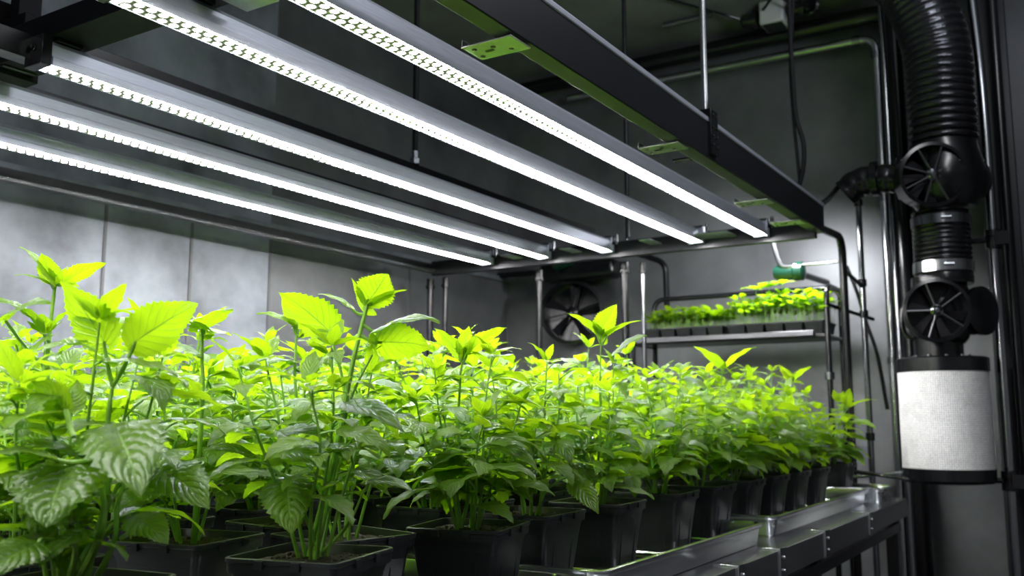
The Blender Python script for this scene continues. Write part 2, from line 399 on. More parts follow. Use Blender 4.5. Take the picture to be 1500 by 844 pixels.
def leafB(mb, st, base, tip, n, W, droop=.5, quilt=.065, tone=.6, fold=.2, peak=.62, pet=None, cord=.1, nu=28, nv=10):
    """a large leaf given by where its base and tip are"""
    ch = tip-base; L = ch.length*(1+droop*droop*.09); d = ch.normalized(); n2 = (n-d*n.dot(d)).normalized(); side = d.cross(n2)
    d = Matrix.Rotation(droop*.42, 3, side) @ d; n2 = Matrix.Rotation(droop*.42, 3, side) @ n2
    leaf(mb, base, d, n2, L, W, nu, nv, droop, fold, quilt, .025, tone, cord, .075, peak)
    if pet is not None:
        st.tube(spline([pet, (V(pet)+base)/2 + V((0, 0, -.004)), base], 4), [.0028]*5+[.0024]*3+[.002], 7)

def rosette(mb, p, rnd, s, n=5, up=V((0, 0, 1)), tone=.9):
    a0 = rnd.uniform(0, 6.28)
    for k in range(n):
        a = a0+k*2.4; el = R(rnd.uniform(15, 65)); out = V((math.cos(a), math.sin(a), 0))
        d = out*math.cos(el)+up*math.sin(el); L = s*rnd.uniform(.55, 1.15)
        leaf(mb, p+d*.006, d, up*math.cos(el)-out*math.sin(el), L, L*rnd.uniform(.42, .55), 10, 4, rnd.uniform(.3, 1.1), .3, 0, .03, tone-rnd.uniform(0, .3), .02, .08, .7, rnd)

def grow(seed, hgt=.30, nst=6, spread=.11, size=.088, dens=1.0, low=.22, lo=.42):
    """returns a list of stem meshes and one foliage mesh, local to the pot base"""
    rnd = random.Random(seed); stems = []; fo = MB(); fo.tone = []
    z0 = PH-.02
    for s in range(nst):
        a = 2*math.pi*s/nst+rnd.uniform(-.4, .4); r0 = rnd.uniform(.004, .022); hh = hgt*rnd.uniform(.72, 1.08)
        if s == 0: hh = hgt*1.12
        sp = spread*rnd.uniform(.35, 1.1)*(0.3 if s == 0 else 1)
        dr = V((math.cos(a), math.sin(a), 0))
        ctrl = [dr*r0+V((0, 0, z0-.012)), dr*(r0+sp*.35)+V((0, 0, z0+hh*.33)), dr*(r0+sp*.75)+V((rnd.uniform(-.01, .01), rnd.uniform(-.01, .01), z0+hh*.68)), dr*(r0+sp)+V((rnd.uniform(-.012, .012), rnd.uniform(-.012, .012), z0+hh))]
        pts = spline(ctrl, 6); st = MB(); n = len(pts)
        st.tube(pts, [.0034*(1-.62*i/(n-1)) for i in range(n)], 7)
        nodes = int(9*dens); az = rnd.uniform(0, 6.28)
        for k in range(nodes):
            t = low+(1-low)*(k+.3)/nodes; q = pts[min(n-1, int(t*(n-1)))]
            az += 2.4+rnd.uniform(-.4, .4); out = V((math.cos(az), math.sin(az), 0))
            out = (out + dr*.45).normalized()
            el = R(rnd.uniform(5, 45)); pd = out*math.cos(el)+V((0, 0, math.sin(el)))
            pl = rnd.uniform(.018, .055)*(1-.4*t); e = q+pd*pl
            st.tube([q, q+pd*pl*.5+V((0, 0, .002)), e], [.002, .0017, .0013], 5, cap=False)
            L = size*rnd.uniform(.75, 1.35)*(1.12-.42*t)
            ld = (out*math.cos(el*.5)+V((0, 0, math.sin(el*.5)-.15))).normalized()
            nn = V((rnd.uniform(-.35, .35), rnd.uniform(-.35, .35), 1))
            leaf(fo, e, ld, nn, L, L*rnd.uniform(.5, .68), 12, 4, rnd.uniform(.5, 1.4), rnd.uniform(.1, .35), .05, .03, lo+(.9-lo)*t*rnd.uniform(.6, 1.1), .08, .11, .62, rnd)  # tone climbs the stem: yellower young tops, canopy shade painted into low leaves
            if rnd.random() < .45:       # a small side shoot in the axil
                for m_ in range(2):
                    a2 = az+rnd.uniform(-1.2, 1.2); o2 = V((math.cos(a2), math.sin(a2), rnd.uniform(.2, .9))).normalized()
                    l2 = size*rnd.uniform(.28, .5); leaf(fo, q+o2*.012, o2, V((0, 0, 1)), l2, l2*.5, 8, 2, .6, .3, 0, .03, .5+.4*t, .02, .07, .7, rnd)
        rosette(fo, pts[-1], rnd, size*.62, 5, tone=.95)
    return stems_fix(stems, st), fo
def stems_fix(a, b): return a
# (grow is wrapped so each stem keeps its own mesh)
def grow_plant(seed, **kw):
    got = []
    class Rec(MB):
        def __init__(s): super().__init__(); got.append(s)
    g = dict(globals()); g['MB'] = Rec
    import types
    fn = types.FunctionType(grow.__code__, g, 'grow', grow.__defaults__)
    _, fo = fn(seed, **kw)
    got.remove(fo); return got, fo

pot_me = mesh('pot', pot_mb(), M_pot, True, 40); soil_me = mesh('soil', soil_mb(), M_soil, True, 60)
def child(name, me, parent):
    o = bpy.data.objects.new(name, me); COL.objects.link(o); o.parent = parent; return o
def potted(label, loc, rz, variant=None, seed=0, extra=None, group=None, **kw):
    t = thing('potted_plant', label, 'potted plant', (loc[0], loc[1], loc[2]), 0, group)
    p_ = child('pot', pot_me, t); p_.rotation_euler.z = rz
    s_ = child('soil', soil_me, t); s_.rotation_euler.z = rz
    if variant is not None:
        stms, fo = variant
        for me in stms:
            o = child('stem', me, t); o.rotation_euler.z = seed
        o = child('foliage', fo, t); o.rotation_euler.z = seed
    else:
        sts, fo = grow_plant(seed, **kw)
        if extra: extra(sts, fo, V(loc))
        for st in sts: child('stem', mesh('stem', st, M_stem), t)
        child('foliage', mesh('foliage', fo, M_leaf, True, 0), t)
    return t

def shoot(sts, fo, loc, path, r0=.0045, tops=(), leaves=(), px0=None):
    """path: points (x, y, depth) seen through the photograph; stem starts in the soil"""
    pts = [V((random.uniform(-.02, .02), random.uniform(-.02, .02), PH-.03))] + [P(*q)-loc for q in path]
    st = MB(); c = spline(pts, 6); n = len(c)
    st.tube(c, [r0*(1-.6*i/(n-1)) for i in range(n)], 8)
    for lf in leaves:
        base, tip, nrm, wpx, kw = lf
        B = P(*base)-loc; T = P(*tip)-loc
        nr = {'face': -FW*.8+V((0, 0, .9)), 'under': FW*.9+V((0, 0, .6)), 'up': V((0, 0, 1))-FW*.28, 'upu': V((0, 0, 1))+FW*.25, 'side': -FW*.5+V((0, 0, 1))}[nrm]
        k = dict(kw); att = k.pop('att', None)
        if att is None: q = min(c, key=lambda z: (z-B).length)
        else: q = P(*att)-loc
        leafB(fo, st, B, T, nr, wpx*(base[2]+tip[2])/2/FPX, pet=q, **k)
    for q in tops:
        rosette(fo, P(*q)-loc, random, .03, 4)
    sts.append(st)

def ex_near(sts, fo, loc):      # the plant at the lower left, closest to the camera
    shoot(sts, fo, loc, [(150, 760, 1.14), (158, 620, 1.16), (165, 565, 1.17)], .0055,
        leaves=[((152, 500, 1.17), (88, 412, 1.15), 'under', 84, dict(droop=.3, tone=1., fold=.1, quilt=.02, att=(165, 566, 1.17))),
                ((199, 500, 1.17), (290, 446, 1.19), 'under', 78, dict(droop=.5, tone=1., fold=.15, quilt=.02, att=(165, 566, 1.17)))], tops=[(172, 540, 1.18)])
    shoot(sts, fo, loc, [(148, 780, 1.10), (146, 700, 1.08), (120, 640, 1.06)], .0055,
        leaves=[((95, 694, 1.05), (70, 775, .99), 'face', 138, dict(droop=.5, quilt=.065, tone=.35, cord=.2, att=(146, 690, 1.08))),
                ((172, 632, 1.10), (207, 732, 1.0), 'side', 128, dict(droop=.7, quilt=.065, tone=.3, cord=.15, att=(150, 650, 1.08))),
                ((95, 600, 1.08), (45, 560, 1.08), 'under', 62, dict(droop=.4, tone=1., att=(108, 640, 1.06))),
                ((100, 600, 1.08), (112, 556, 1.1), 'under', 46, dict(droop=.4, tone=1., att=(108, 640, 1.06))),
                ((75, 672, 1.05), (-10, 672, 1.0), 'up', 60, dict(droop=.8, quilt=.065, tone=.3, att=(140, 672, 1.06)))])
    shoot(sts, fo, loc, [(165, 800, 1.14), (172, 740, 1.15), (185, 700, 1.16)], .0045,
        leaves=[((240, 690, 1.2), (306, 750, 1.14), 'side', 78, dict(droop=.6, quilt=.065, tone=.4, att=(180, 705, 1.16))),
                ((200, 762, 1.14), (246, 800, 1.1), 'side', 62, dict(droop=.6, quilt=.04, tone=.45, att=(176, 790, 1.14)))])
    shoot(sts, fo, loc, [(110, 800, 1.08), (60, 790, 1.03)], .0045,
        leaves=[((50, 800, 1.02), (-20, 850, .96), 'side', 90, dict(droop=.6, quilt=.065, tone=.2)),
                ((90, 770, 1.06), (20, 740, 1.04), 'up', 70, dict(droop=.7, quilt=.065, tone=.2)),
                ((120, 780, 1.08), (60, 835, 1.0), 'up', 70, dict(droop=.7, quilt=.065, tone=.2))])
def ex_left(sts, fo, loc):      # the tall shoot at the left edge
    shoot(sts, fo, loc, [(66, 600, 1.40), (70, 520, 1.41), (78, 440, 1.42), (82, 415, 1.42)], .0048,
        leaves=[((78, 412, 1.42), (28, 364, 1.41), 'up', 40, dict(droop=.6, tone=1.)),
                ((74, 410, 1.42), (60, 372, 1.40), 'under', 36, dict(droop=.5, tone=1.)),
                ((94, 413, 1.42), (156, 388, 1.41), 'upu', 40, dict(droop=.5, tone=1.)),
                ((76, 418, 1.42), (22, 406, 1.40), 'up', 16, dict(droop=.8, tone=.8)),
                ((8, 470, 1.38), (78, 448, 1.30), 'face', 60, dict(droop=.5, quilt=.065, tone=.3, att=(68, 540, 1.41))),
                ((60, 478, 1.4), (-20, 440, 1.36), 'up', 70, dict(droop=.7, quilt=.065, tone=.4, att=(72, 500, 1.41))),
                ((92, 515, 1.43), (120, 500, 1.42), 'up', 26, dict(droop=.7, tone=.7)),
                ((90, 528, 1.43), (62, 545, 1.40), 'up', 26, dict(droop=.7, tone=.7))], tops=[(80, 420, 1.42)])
def ex_p0(sts, fo, loc):        # the tall plant left of the middle
    shoot(sts, fo, loc, [(470, 760, 1.46), (500, 620, 1.48), (515, 540, 1.49), (537, 450, 1.50), (540, 440, 1.5)], .006,
        leaves=[((540, 442, 1.5), (568, 402, 1.48), 'under', 60, dict(droop=.3, tone=1., peak=.75, fold=.08)),
                ((545, 444, 1.5), (597, 427, 1.49), 'upu', 22, dict(droop=.6, tone=1.)),
                ((515, 452, 1.5), (466, 433, 1.49), 'up', 34, dict(droop=.6, tone=.9)),
                ((532, 450, 1.5), (514, 408, 1.49), 'upu', 18, dict(droop=.4, tone=1.)),
                ((556, 486, 1.5), (642, 478, 1.47), 'up', 62, dict(droop=.9, quilt=.065, tone=.35)),
                ((560, 502, 1.5), (632, 512, 1.5), 'under', 72, dict(droop=.7, tone=1.)),
                ((505, 592, 1.48), (592, 640, 1.38), 'side', 56, dict(droop=.7, quilt=.065, tone=.1)),
                ((536, 455, 1.5), (552, 462, 1.5), 'under', 14, dict(tone=1.))])
    shoot(sts, fo, loc, [(480, 700, 1.48), (505, 590, 1.5), (490, 510, 1.5), (485, 488, 1.5)], .004,
        leaves=[((485, 488, 1.5), (408, 430, 1.48), 'under', 74, dict(droop=.5, tone=1., quilt=.03)),
                ((480, 486, 1.5), (455, 488, 1.49), 'up', 20, dict(droop=.5, tone=1.)),
                ((490, 488, 1.5), (515, 482, 1.49), 'upu', 26, dict(droop=.5, tone=1.))])
    shoot(sts, fo, loc, [(488, 700, 1.47), (512, 590, 1.49), (545, 520, 1.5)], .004, tops=[(548, 516, 1.5)])
    shoot(sts, fo, loc, [(455, 775, 1.42), (440, 740, 1.40), (425, 700, 1.39)], .0038,
        leaves=[((420, 713, 1.38), (428, 784, 1.32), 'face', 80, dict(droop=.6, quilt=.065, tone=.75, cord=.2)),
                ((395, 640, 1.42), (486, 648, 1.36), 'side', 40, dict(droop=.8, quilt=.065, tone=.3, att=(425, 690, 1.39))),
                ((370, 668, 1.42), (300, 662, 1.38), 'side', 32, dict(droop=.8, quilt=.065, tone=.3, att=(425, 700, 1.39)))])
    shoot(sts, fo, loc, [(492, 790, 1.44), (515, 760, 1.44), (532, 720, 1.44)], .004,
        leaves=[((540, 706, 1.44), (606, 726, 1.38), 'side', 34, dict(droop=.8, quilt=.065, tone=.3))])
def ex_430(sts, fo, loc):
    shoot(sts, fo, loc, [(432, 620, 1.72), (432, 540, 1.73), (434, 490, 1.74)], .0042,
        leaves=[((430, 476, 1.74), (376, 462, 1.72), 'up', 30, dict(droop=.7, tone=1.)),
                ((436, 470, 1.74), (412, 440, 1.73), 'under', 34, dict(droop=.4, tone=1.)),
                ((445, 490, 1.74), (482, 462, 1.73), 'upu', 28, dict(droop=.5, tone=1.)),
                ((447, 540, 1.74), (480, 505, 1.73), 'upu', 30, dict(droop=.5, tone=1.)),
                ((420, 530, 1.74), (360, 548, 1.66), 'up', 50, dict(droop=.8, quilt=.065, tone=.3))], tops=[(434, 484, 1.74)])
def ex_300(sts, fo, loc):
    shoot(sts, fo, loc, [(296, 600, 1.55), (296, 520, 1.55), (297, 486, 1.55)], .0045,
        leaves=[((300, 484, 1.55), (240, 470, 1.5), 'up', 60, dict(droop=.6, quilt=.065, tone=.3)),
                ((296, 482, 1.55), (342, 456, 1.5), 'up', 60, dict(droop=.5, quilt=.065, tone=.35)),
                ((290, 520, 1.55), (232, 505, 1.53), 'up', 34, dict(droop=.7, tone=.8))])
def ex_A(sts, fo, loc):
    shoot(sts, fo, loc, [(686, 720, 1.8), (672, 640, 1.81), (674, 560, 1.82), (677, 530, 1.82)], .0042,
        leaves=[((672, 520, 1.82), (636, 482, 1.81), 'upu', 40, dict(droop=.4, tone=1.)),
                ((678, 516, 1.82), (687, 478, 1.81), 'under', 26, dict(droop=.3, tone=1.)),
                ((684, 520, 1.82), (742, 483, 1.81), 'upu', 46, dict(droop=.6, tone=1.)),
                ((660, 668, 1.74), (650, 726, 1.66), 'face', 48, dict(droop=.6, quilt=.065, tone=.3, cord=.15)),
                ((668, 676, 1.76), (715, 683, 1.7), 'side', 34, dict(droop=.8, quilt=.065, tone=.2)),
                ((722, 652, 1.78), (786, 690, 1.68), 'side', 34, dict(droop=.7, quilt=.065, tone=.3)),
                ((735, 705, 1.78), (778, 738, 1.74), 'side', 26, dict(droop=.7, tone=.5))], tops=[(680, 522, 1.82)])
def ex_B(sts, fo, loc):
    shoot(sts, fo, loc, [(800, 720, 2.05), (830, 700, 2.03), (842, 706, 2.0)], .003,
        leaves=[((843, 708, 2.0), (876, 754, 1.94), 'face', 40, dict(droop=.6, quilt=.04, tone=.8))])
def ex_C(sts, fo, loc):
    shoot(sts, fo, loc, [(878, 660, 2.3), (879, 560, 2.32), (880, 505, 2.33)], .0042,
        leaves=[((874, 486, 2.33), (830, 461, 2.32), 'upu', 24, dict(droop=.6, tone=1.)),
                ((880, 484, 2.33), (904, 446, 2.32), 'under', 36, dict(droop=.4, tone=1.)),
                ((889, 490, 2.33), (940, 472, 2.31), 'upu', 20, dict(droop=.6, tone=1.)),
                ((885, 500, 2.33), (868, 470, 2.31), 'under', 14, dict(droop=.4, tone=1.)),
                ((858, 690, 2.25), (848, 722, 2.18), 'face', 50, dict(droop=.6, quilt=.065, tone=.5)),
                ((925, 700, 2.25), (930, 730, 2.2), 'face', 26, dict(droop=.6, quilt=.04, tone=.5)),
                ((900, 520, 2.33), (948, 494, 2.28), 'side', 44, dict(droop=.6, quilt=.065, tone=.4))], tops=[(880, 494, 2.33)])
def ex_F(sts, fo, loc):
    shoot(sts, fo, loc, [(1052, 640, 3.1), (1055, 580, 3.12), (1058, 545, 3.13)], .0048,
        leaves=[((1056, 536, 3.13), (1016, 509, 3.11), 'upu', 28, dict(droop=.5, tone=1.)),
                ((1063, 536, 3.13), (1108, 510, 3.11), 'upu', 28, dict(droop=.5, tone=1.)),
                ((1052, 545, 3.13), (1002, 540, 3.11), 'up', 18, dict(droop=.5, tone=.9)),
                ((1066, 545, 3.13), (1084, 538, 3.11), 'up', 10, dict(droop=.5, tone=.9))], tops=[(1058, 540, 3.13)])
def ex_H(sts, fo, loc):
    shoot(sts, fo, loc, [(1190, 640, 3.75), (1170, 580, 3.76), (1160, 560, 3.76)], .0048,
        leaves=[((1158, 556, 3.76), (1140, 536, 3.74), 'upu', 18, dict(droop=.5, tone=1.)), ((1162, 556, 3.76), (1190, 538, 3.74), 'upu', 20, dict(droop=.5, tone=1.))], tops=[(1160, 556, 3.76)])
def ex_J(sts, fo, loc):
    shoot(sts, fo, loc, [(1225, 630, 4.1), (1240, 600, 4.1)], .0048,
        leaves=[((1243, 596, 4.1), (1284, 588, 4.05), 'upu', 16, dict(droop=.7, tone=.9)), ((1240, 594, 4.1), (1245, 570, 4.05), 'under', 16, dict(droop=.5, tone=.9)),
                ((1248, 618, 4.1), (1282, 630, 4.0), 'side', 18, dict(droop=.9, tone=.6)), ((1242, 660, 4.1), (1266, 684, 4.0), 'side', 20, dict(droop=.9, tone=.6))])

ZP = ZB+.011
fr = [  # x, y, rot, label, extra, params
 (-1.10, .72, 8, 'large-leaved green plant nearest the camera in the lower left corner, its pot below the frame', ex_near, dict(hgt=.30, nst=7, spread=.12, size=.10, lo=.05)),  # very low tone: lower-left shade put into the leaf colour
 (-1.02, 1.06, 13, 'tall green plant with a round top leaf in the black pot at bottom centre-left', ex_p0, dict(hgt=.29, nst=6, spread=.10, size=.088, low=.42)),
 (-1.135, 1.255, -12, 'green plant in the low black pot wedged between the two nearest front pots', None, dict(hgt=.27, nst=5, spread=.09, size=.07, low=.5)),
 (-1.03, 1.487, 13, 'green plant with a fan of thin stems in the turned square pot at bottom centre', ex_A, dict(hgt=.30, nst=8, spread=.12, size=.092, low=.26, dens=1.2)),
 (-1.065, 1.765, 2, 'green plant in the square black pot standing third along the front edge', ex_B, dict(hgt=.30, nst=6, spread=.11, size=.092, low=.26, dens=1.2)),
 (-1.055, 2.065, 3, 'green plant with one tall pale sprout above the pot where the steel tray begins', ex_C, dict(hgt=.31, nst=7, spread=.12, size=.092, low=.24, dens=1.2)),
 (-1.055, 2.42, 3, 'bushy green plant in the front pot just beyond the one with the tall sprout', None, dict(hgt=.30, nst=7, spread=.13, size=.096, low=.22, dens=1.2)),
 (-1.055, 2.72, 0, 'bushy green plant in the last front pot on the nearer long tray', None, dict(hgt=.31, nst=7, spread=.13, size=.096, low=.22, dens=1.2)),
 (-1.055, 3.02, 2, 'green plant with a two-leaved top sprout, first pot on the farther long tray', ex_F, dict(hgt=.30, nst=7, spread=.13, size=.096, low=.22, dens=1.2)),
 (-1.055, 3.29, 0, 'blurred green plant in the second front pot on the farther long tray', None, dict(hgt=.29, nst=7, spread=.13, size=.096, low=.24)),
 (-1.055, 3.57, 0, 'blurred green plant in the third front pot on the farther long tray', ex_H, dict(hgt=.28, nst=7, spread=.13, size=.096, low=.24)),
 (-1.055, 3.86, 0, 'blurred green plant in the last front pot on the farther long tray', None, dict(hgt=.27, nst=7, spread=.13, size=.096, low=.24)),
 (-1.055, 4.32, 0, 'green plant at the far end of the front row, leaves reaching past the bench', ex_J, dict(hgt=.25, nst=7, spread=.14, size=.096, low=.2)),
]
for i, (x, y, rz, lab, ex, kw) in enumerate(fr):
    potted(lab, (x, y, ZP), R(rz), seed=100+i, extra=ex, group='potted plants along the front edge of the bench', **kw)
variants = []
for s in range(7):
    sts, fo = grow_plant(40+s, hgt=.35, nst=7, spread=.15, size=.092, low=.2, dens=1.35)
    variants.append(([mesh('stem', st, M_stem) for st in sts], mesh('foliage', fo, M_leaf, True, 0)))
ordn = ['second', 'third', 'fourth', 'fifth', 'sixth', 'seventh']
cnt = ['nearest', 'second', 'third', 'fourth', 'fifth', 'sixth', 'seventh', 'eighth', 'ninth', 'tenth', 'eleventh', 'twelfth', 'thirteenth']
rows = [(-1.345, .78), (-1.64, .95), (-1.94, 1.10), (-2.24, 1.25), (-2.54, 1.45), (-2.84, 1.6)]
rr = random.Random(5)
for ri, (x, y0) in enumerate(rows):
    y = y0; k = 0
    while y < 4.4:
        jx, jy = rr.uniform(-.02, .02), rr.uniform(-.03, .03)
        xx, yy = x+jx, y+jy
        if 4.05 < yy < 4.30 or 1.53 < yy < 1.78 or 2.59 < yy < 2.97: 
            yy = {4: 4.32, 1: 1.54 if yy < 1.64 else 1.775, 2: 2.6 if yy < 2.78 else 2.97}[int(yy)]
        lab = '%s %s plant, %s along the %s row back from the front pots' % (rr.choice(['bushy', 'leafy', 'full']), 'bright green', cnt[k] if k else 'nearest the camera', ordn[ri])
        if ri == 0 and k == 0: lab = 'tall green shoot with curled top leaves standing at the left edge'; t = potted(lab, (xx, yy, ZP), 0, seed=11, extra=ex_left, group='potted plants packed behind the front row', hgt=.30, nst=6, spread=.14, size=.09, low=.2)
        elif ri == 0 and k == 1: lab = 'green plant with a flat glossy top leaf, right of the tall left-edge shoot'; t = potted(lab, (xx, yy, ZP), .2, seed=12, extra=ex_300, group='potted plants packed behind the front row', hgt=.27, nst=6, spread=.12, size=.096, low=.3)
        elif ri == 0 and k == 2: lab = 'green plant with a notched three-leaved top, left of the tallest centre shoot'; t = potted(lab, (xx, yy, ZP), -.1, seed=13, extra=ex_430, group='potted plants packed behind the front row', hgt=.29, nst=6, spread=.13, size=.096, low=.3)
        else:
            v = variants[rr.randrange(7)]
            t = potted(lab, (xx, yy, ZP), rr.uniform(-.15, .15), variant=v, seed=rr.uniform(0, 6.28), group='potted plants packed behind the front row')
            sc = rr.uniform(.84, 1.10)
            for c in t.children:
                if c.name.startswith(('stem', 'foliage')): c.scale = (sc, sc, sc); c.location.z = (PH-.02)*(1-sc)
        y += .29; k += 1

# ------------------------------------------------------------------ grow lights
YN, YE = 1.222, 4.20
def light_bar(x, label, YN=YN):
    t = thing('grow_light_bar', label, 'grow light', (x, (YN+YE)/2, .825), group='grow light bars hung in parallel over the plants')
    w2 = .028
    mb = MB()      # extruded aluminium profile: chamfered top with fin grooves
    prof = [(-w2-.004, .0), (-w2-.005, .004), (-w2-.005, .020), (-w2, .023), (-w2, .050), (-w2+.010, .062), (-.006, .064), (-.006, .060), (.006, .060), (.006, .064), (w2-.010, .062), (w2, .050), (w2, .023), (w2+.005, .020), (w2+.005, .004), (w2+.004, .0), (w2, .0), (w2-.003, .005), (-w2+.003, .005), (-w2, .0)]
    mb.rings([[V((x+a, yy, .825+b_)) for a, b_ in prof] for yy in (YN, YE)])
    part('housing', mb, M_alu, t, angle=30)
    lb = MB(); a = .0245; z = .8285; L = YE-YN-.03
    zl = .8235
    lb.add([(x-a, YN+.015, zl), (x+a, YN+.015, zl), (x+a, YE-.015, zl), (x-a, YE-.015, zl)], [(0, 3, 2, 1)], [[(0, -a), (L, -a), (L, a), (0, a)]])
    for sx in (-1, 1): lb.add([(x+sx*a, YN+.015, z), (x+sx*a, YE-.015, z), (x+sx*a, YE-.015, zl), (x+sx*a, YN+.015, zl)], [(0, 1, 2, 3) if sx > 0 else (3, 2, 1, 0)], [[(0, .1), (L, .1), (L, .1), (0, .1)]])
    part('led_strip', lb, M_led, t, angle=20)
    for y, s_ in ((YN, -1), (YE, 1)):
        e = MB().bx(x-w2-.007, x+w2+.007, y-.004, y+s_*.030, .820, .893)
        if s_ < 0: e.lathe((x, y-.030, .865), [(.009, 0), (.009, -.003), (.005, -.004)], (0, 1, 0), 12)
        part('end_cap', e, M_blk if s_ < 0 else M_alu, t, bevel=.002)
    return t
XB = [-1.296, -1.61, -2.087, -2.453, -2.815]
for x, yn, l in zip(XB, (1.08, 1.08, YN, YN, YN), ['LED grow light bar nearest the long black side beam, topmost in the photo', 'LED grow light bar second from the black side beam', 'LED grow light bar in the middle, its black end cap showing at upper left',
                     'LED grow light bar fourth from the black side beam', 'LED grow light bar lowest and nearest the left wall']):
    light_bar(x, l, yn)

f = thing('light_frame', 'black metal frame hung from the ceiling that carries the grow light bars', 'frame', (-2.1, 2.75, .82))
part('side_beam', MB().bx(-1.082, -1.03, .95, 4.30, .825, .95), M_blkm, f, bevel=.003)
part('beam_lip', MB().bx(-1.040, -1.026, .95, 4.30, .945, .962), M_alu, f, bevel=.003)
part('far_crossbar', MB().bx(-3.22, -1.06, 4.245, 4.285, .80, .88), M_blkm, f, bevel=.002)
part('near_crossbar', MB().bx(-2.30, -1.08, 1.22, 1.33, .90, .96), M_matte, f, bevel=.002)
part('side_beam', MB().bx(-3.235, -3.19, .9, 4.28, .815, .86), M_blkm, f, bevel=.002)
part('edge_strip', MB().bx(-3.19, -3.18, .9, 4.28, .815, .825), M_bright, f)
for x in (-2.17, -2.60, -2.99):
    part('inner_rail', MB().bx(x-.028, x+.005, 1.33, 4.25, .895, .955 if x > -2.9 else .92), M_blk, f, bevel=.002)
part('near_crossbar', MB().bx(-3.2, -2.30, 1.02, 1.10, .90, .955), M_blkm, f, bevel=.002)
for yy in (1.68, 2.62, 3.50, 3.95):    # fixing plates under the side beam
    pb = MB().bx(-1.165, -1.035, yy-.042, yy+.042, .816, .820)
    pb.bx(-1.165, -1.162, yy-.042, yy+.042, .820, .835)
    p_ = part('fixing_plate', pb, M_clip, f, bevel=.0008)
    for dx, dy in ((-.045, -.02), (-.05, .022), (.0, -.012), (.028, .02)):
        part('screw', MB().lathe((-1.10+dx, yy+dy, .8165), [(.0065, 0), (.006, -.0015), (.003, -.002)], (0, 0, 1), 10), M_blk, p_)
    part('slot', MB().box((-1.118, yy+.002, .8155), (.022, .009, .001)), M_blk, p_)
for x in (-1.5,):
    pb = MB().bx(x-.05, x+.05, 1.26, 1.36, .888, .892); part('fixing_plate', pb, M_clip, f, bevel=.001)
# clamps where each bar meets the crossbars
for x in XB:
    c = MB().bx(x-.03, x+.03, 4.205, 4.25, .893, .905).bx(x+.03, x+.036, 4.20, 4.25, .86, .905); c.lathe((x+.05, 4.225, .86), [(.008, 0), (.008, .05), (.004, .055)], (0, 0, 1), 10)
    part('bar_clamp', c, M_chrome, f, bevel=.001)
    c = MB().bx(x-.028, x+.028, 1.235, 1.30, .889, .902)
    part('bar_clamp', c, M_blk, f, bevel=.001)
for x in (-1.42, -1.80, -2.24, -2.60):
    part('crossbar_plate', MB().bx(x-.17 if x > -1.5 else x-.06, x, 4.10, 4.24, .842, .846), M_alu, f, bevel=.001)
# corner bracket at the upper left
c = MB().bx(-2.34, -2.21, 1.235, 1.34, .885, 1.0).bx(-2.39, -2.33, 1.20, 1.35, .87, 1.06).bx(-2.29, -2.25, 1.24, 1.30, 1.0, 1.08)
for p in ((-2.26, 1.235, .93), (-2.36, 1.20, 1.02), (-2.225, 1.235, .96), (-2.36, 1.2, .93)): c.lathe(p, [(.007, 0), (.007, -.004), (.003, -.006)], (0, 1, 0), 10)
part('corner_bracket', c, M_matte, f, bevel=.003)
part('crossbar_tube', MB().tube([(-2.36, 1.28, 1.02), (-2.9, 1.28, 1.05)], .028, 16), M_bright, f)
c = MB().bx(-2.15, -2.10, 1.10, 1.24, .84, .9)
part('cable_gland', c, M_blk, f, bevel=.001)
part('small_bracket', MB().bx(-2.52, -2.46, 1.22, 1.30, .89, .93), M_matte, f, bevel=.002)
part('small_bracket', MB().bx(-2.40, -2.30, 1.24, 1.33, .88, .90), M_blk, f, bevel=.002)
# rounded tube that closes the frame at the far right and drops to the floor
part('corner_post', MB().tube(bend([(-1.055, 4.25, .85), (-1.055, 4.74, .88), (-1.055, 4.74, ZF)], .10, 8), .019, 14), M_blk, f)

def rod(x, y, z0, z1, label, r=.011, clampz=None, bright=False, m=None):
    t = thing('suspension_rod', label, 'rod', (x, y, z0), group='rods holding up the light frame')
    part('rod', MB().tube([(x, y, z0), (x, y, z1)], r, 14), M_bright if bright else (m or M_chrome), t)
    if clampz is not None:
        c = MB().bx(x-.022, x+.035, y-.045, y+.02, clampz-.09, clampz+.06)
        for dz in (-.06, -.03, 0, .04):
            for dy in (-.03, .005): c.lathe((x+.035, y+dy, clampz+dz), [(.004, 0), (.004, .004), (.002, .005)], (1, 0, 0), 8)
        c.bx(x-.10, x+.02, y-.05, y-.02, clampz-.10, clampz-.092)
        part('rod_bracket', c, M_blk, t, bevel=.002)
    else:
        part('nut', MB().lathe((x, y, z0), [(.02, 0), (.02, .02), (.013, .025), (.013, .05)], seg=6), M_chrome, t)
    return t
rod(-1.052, 2.866, .93, ZC, 'silver rod holding the black side beam from the ceiling', clampz=.93, bright=True)
rod(-2.01, 4.30, .86, ZC, 'dark rod rising behind the side beam at the far end of the frame', m=M_blkm)
rod(-2.17, 2.75, .955, ZC, 'dark rod seen between the second and third light bars', m=M_matte)
rod(-3.20, 1.3, .88, ZC, 'thin rod near the upper left corner', r=.008)
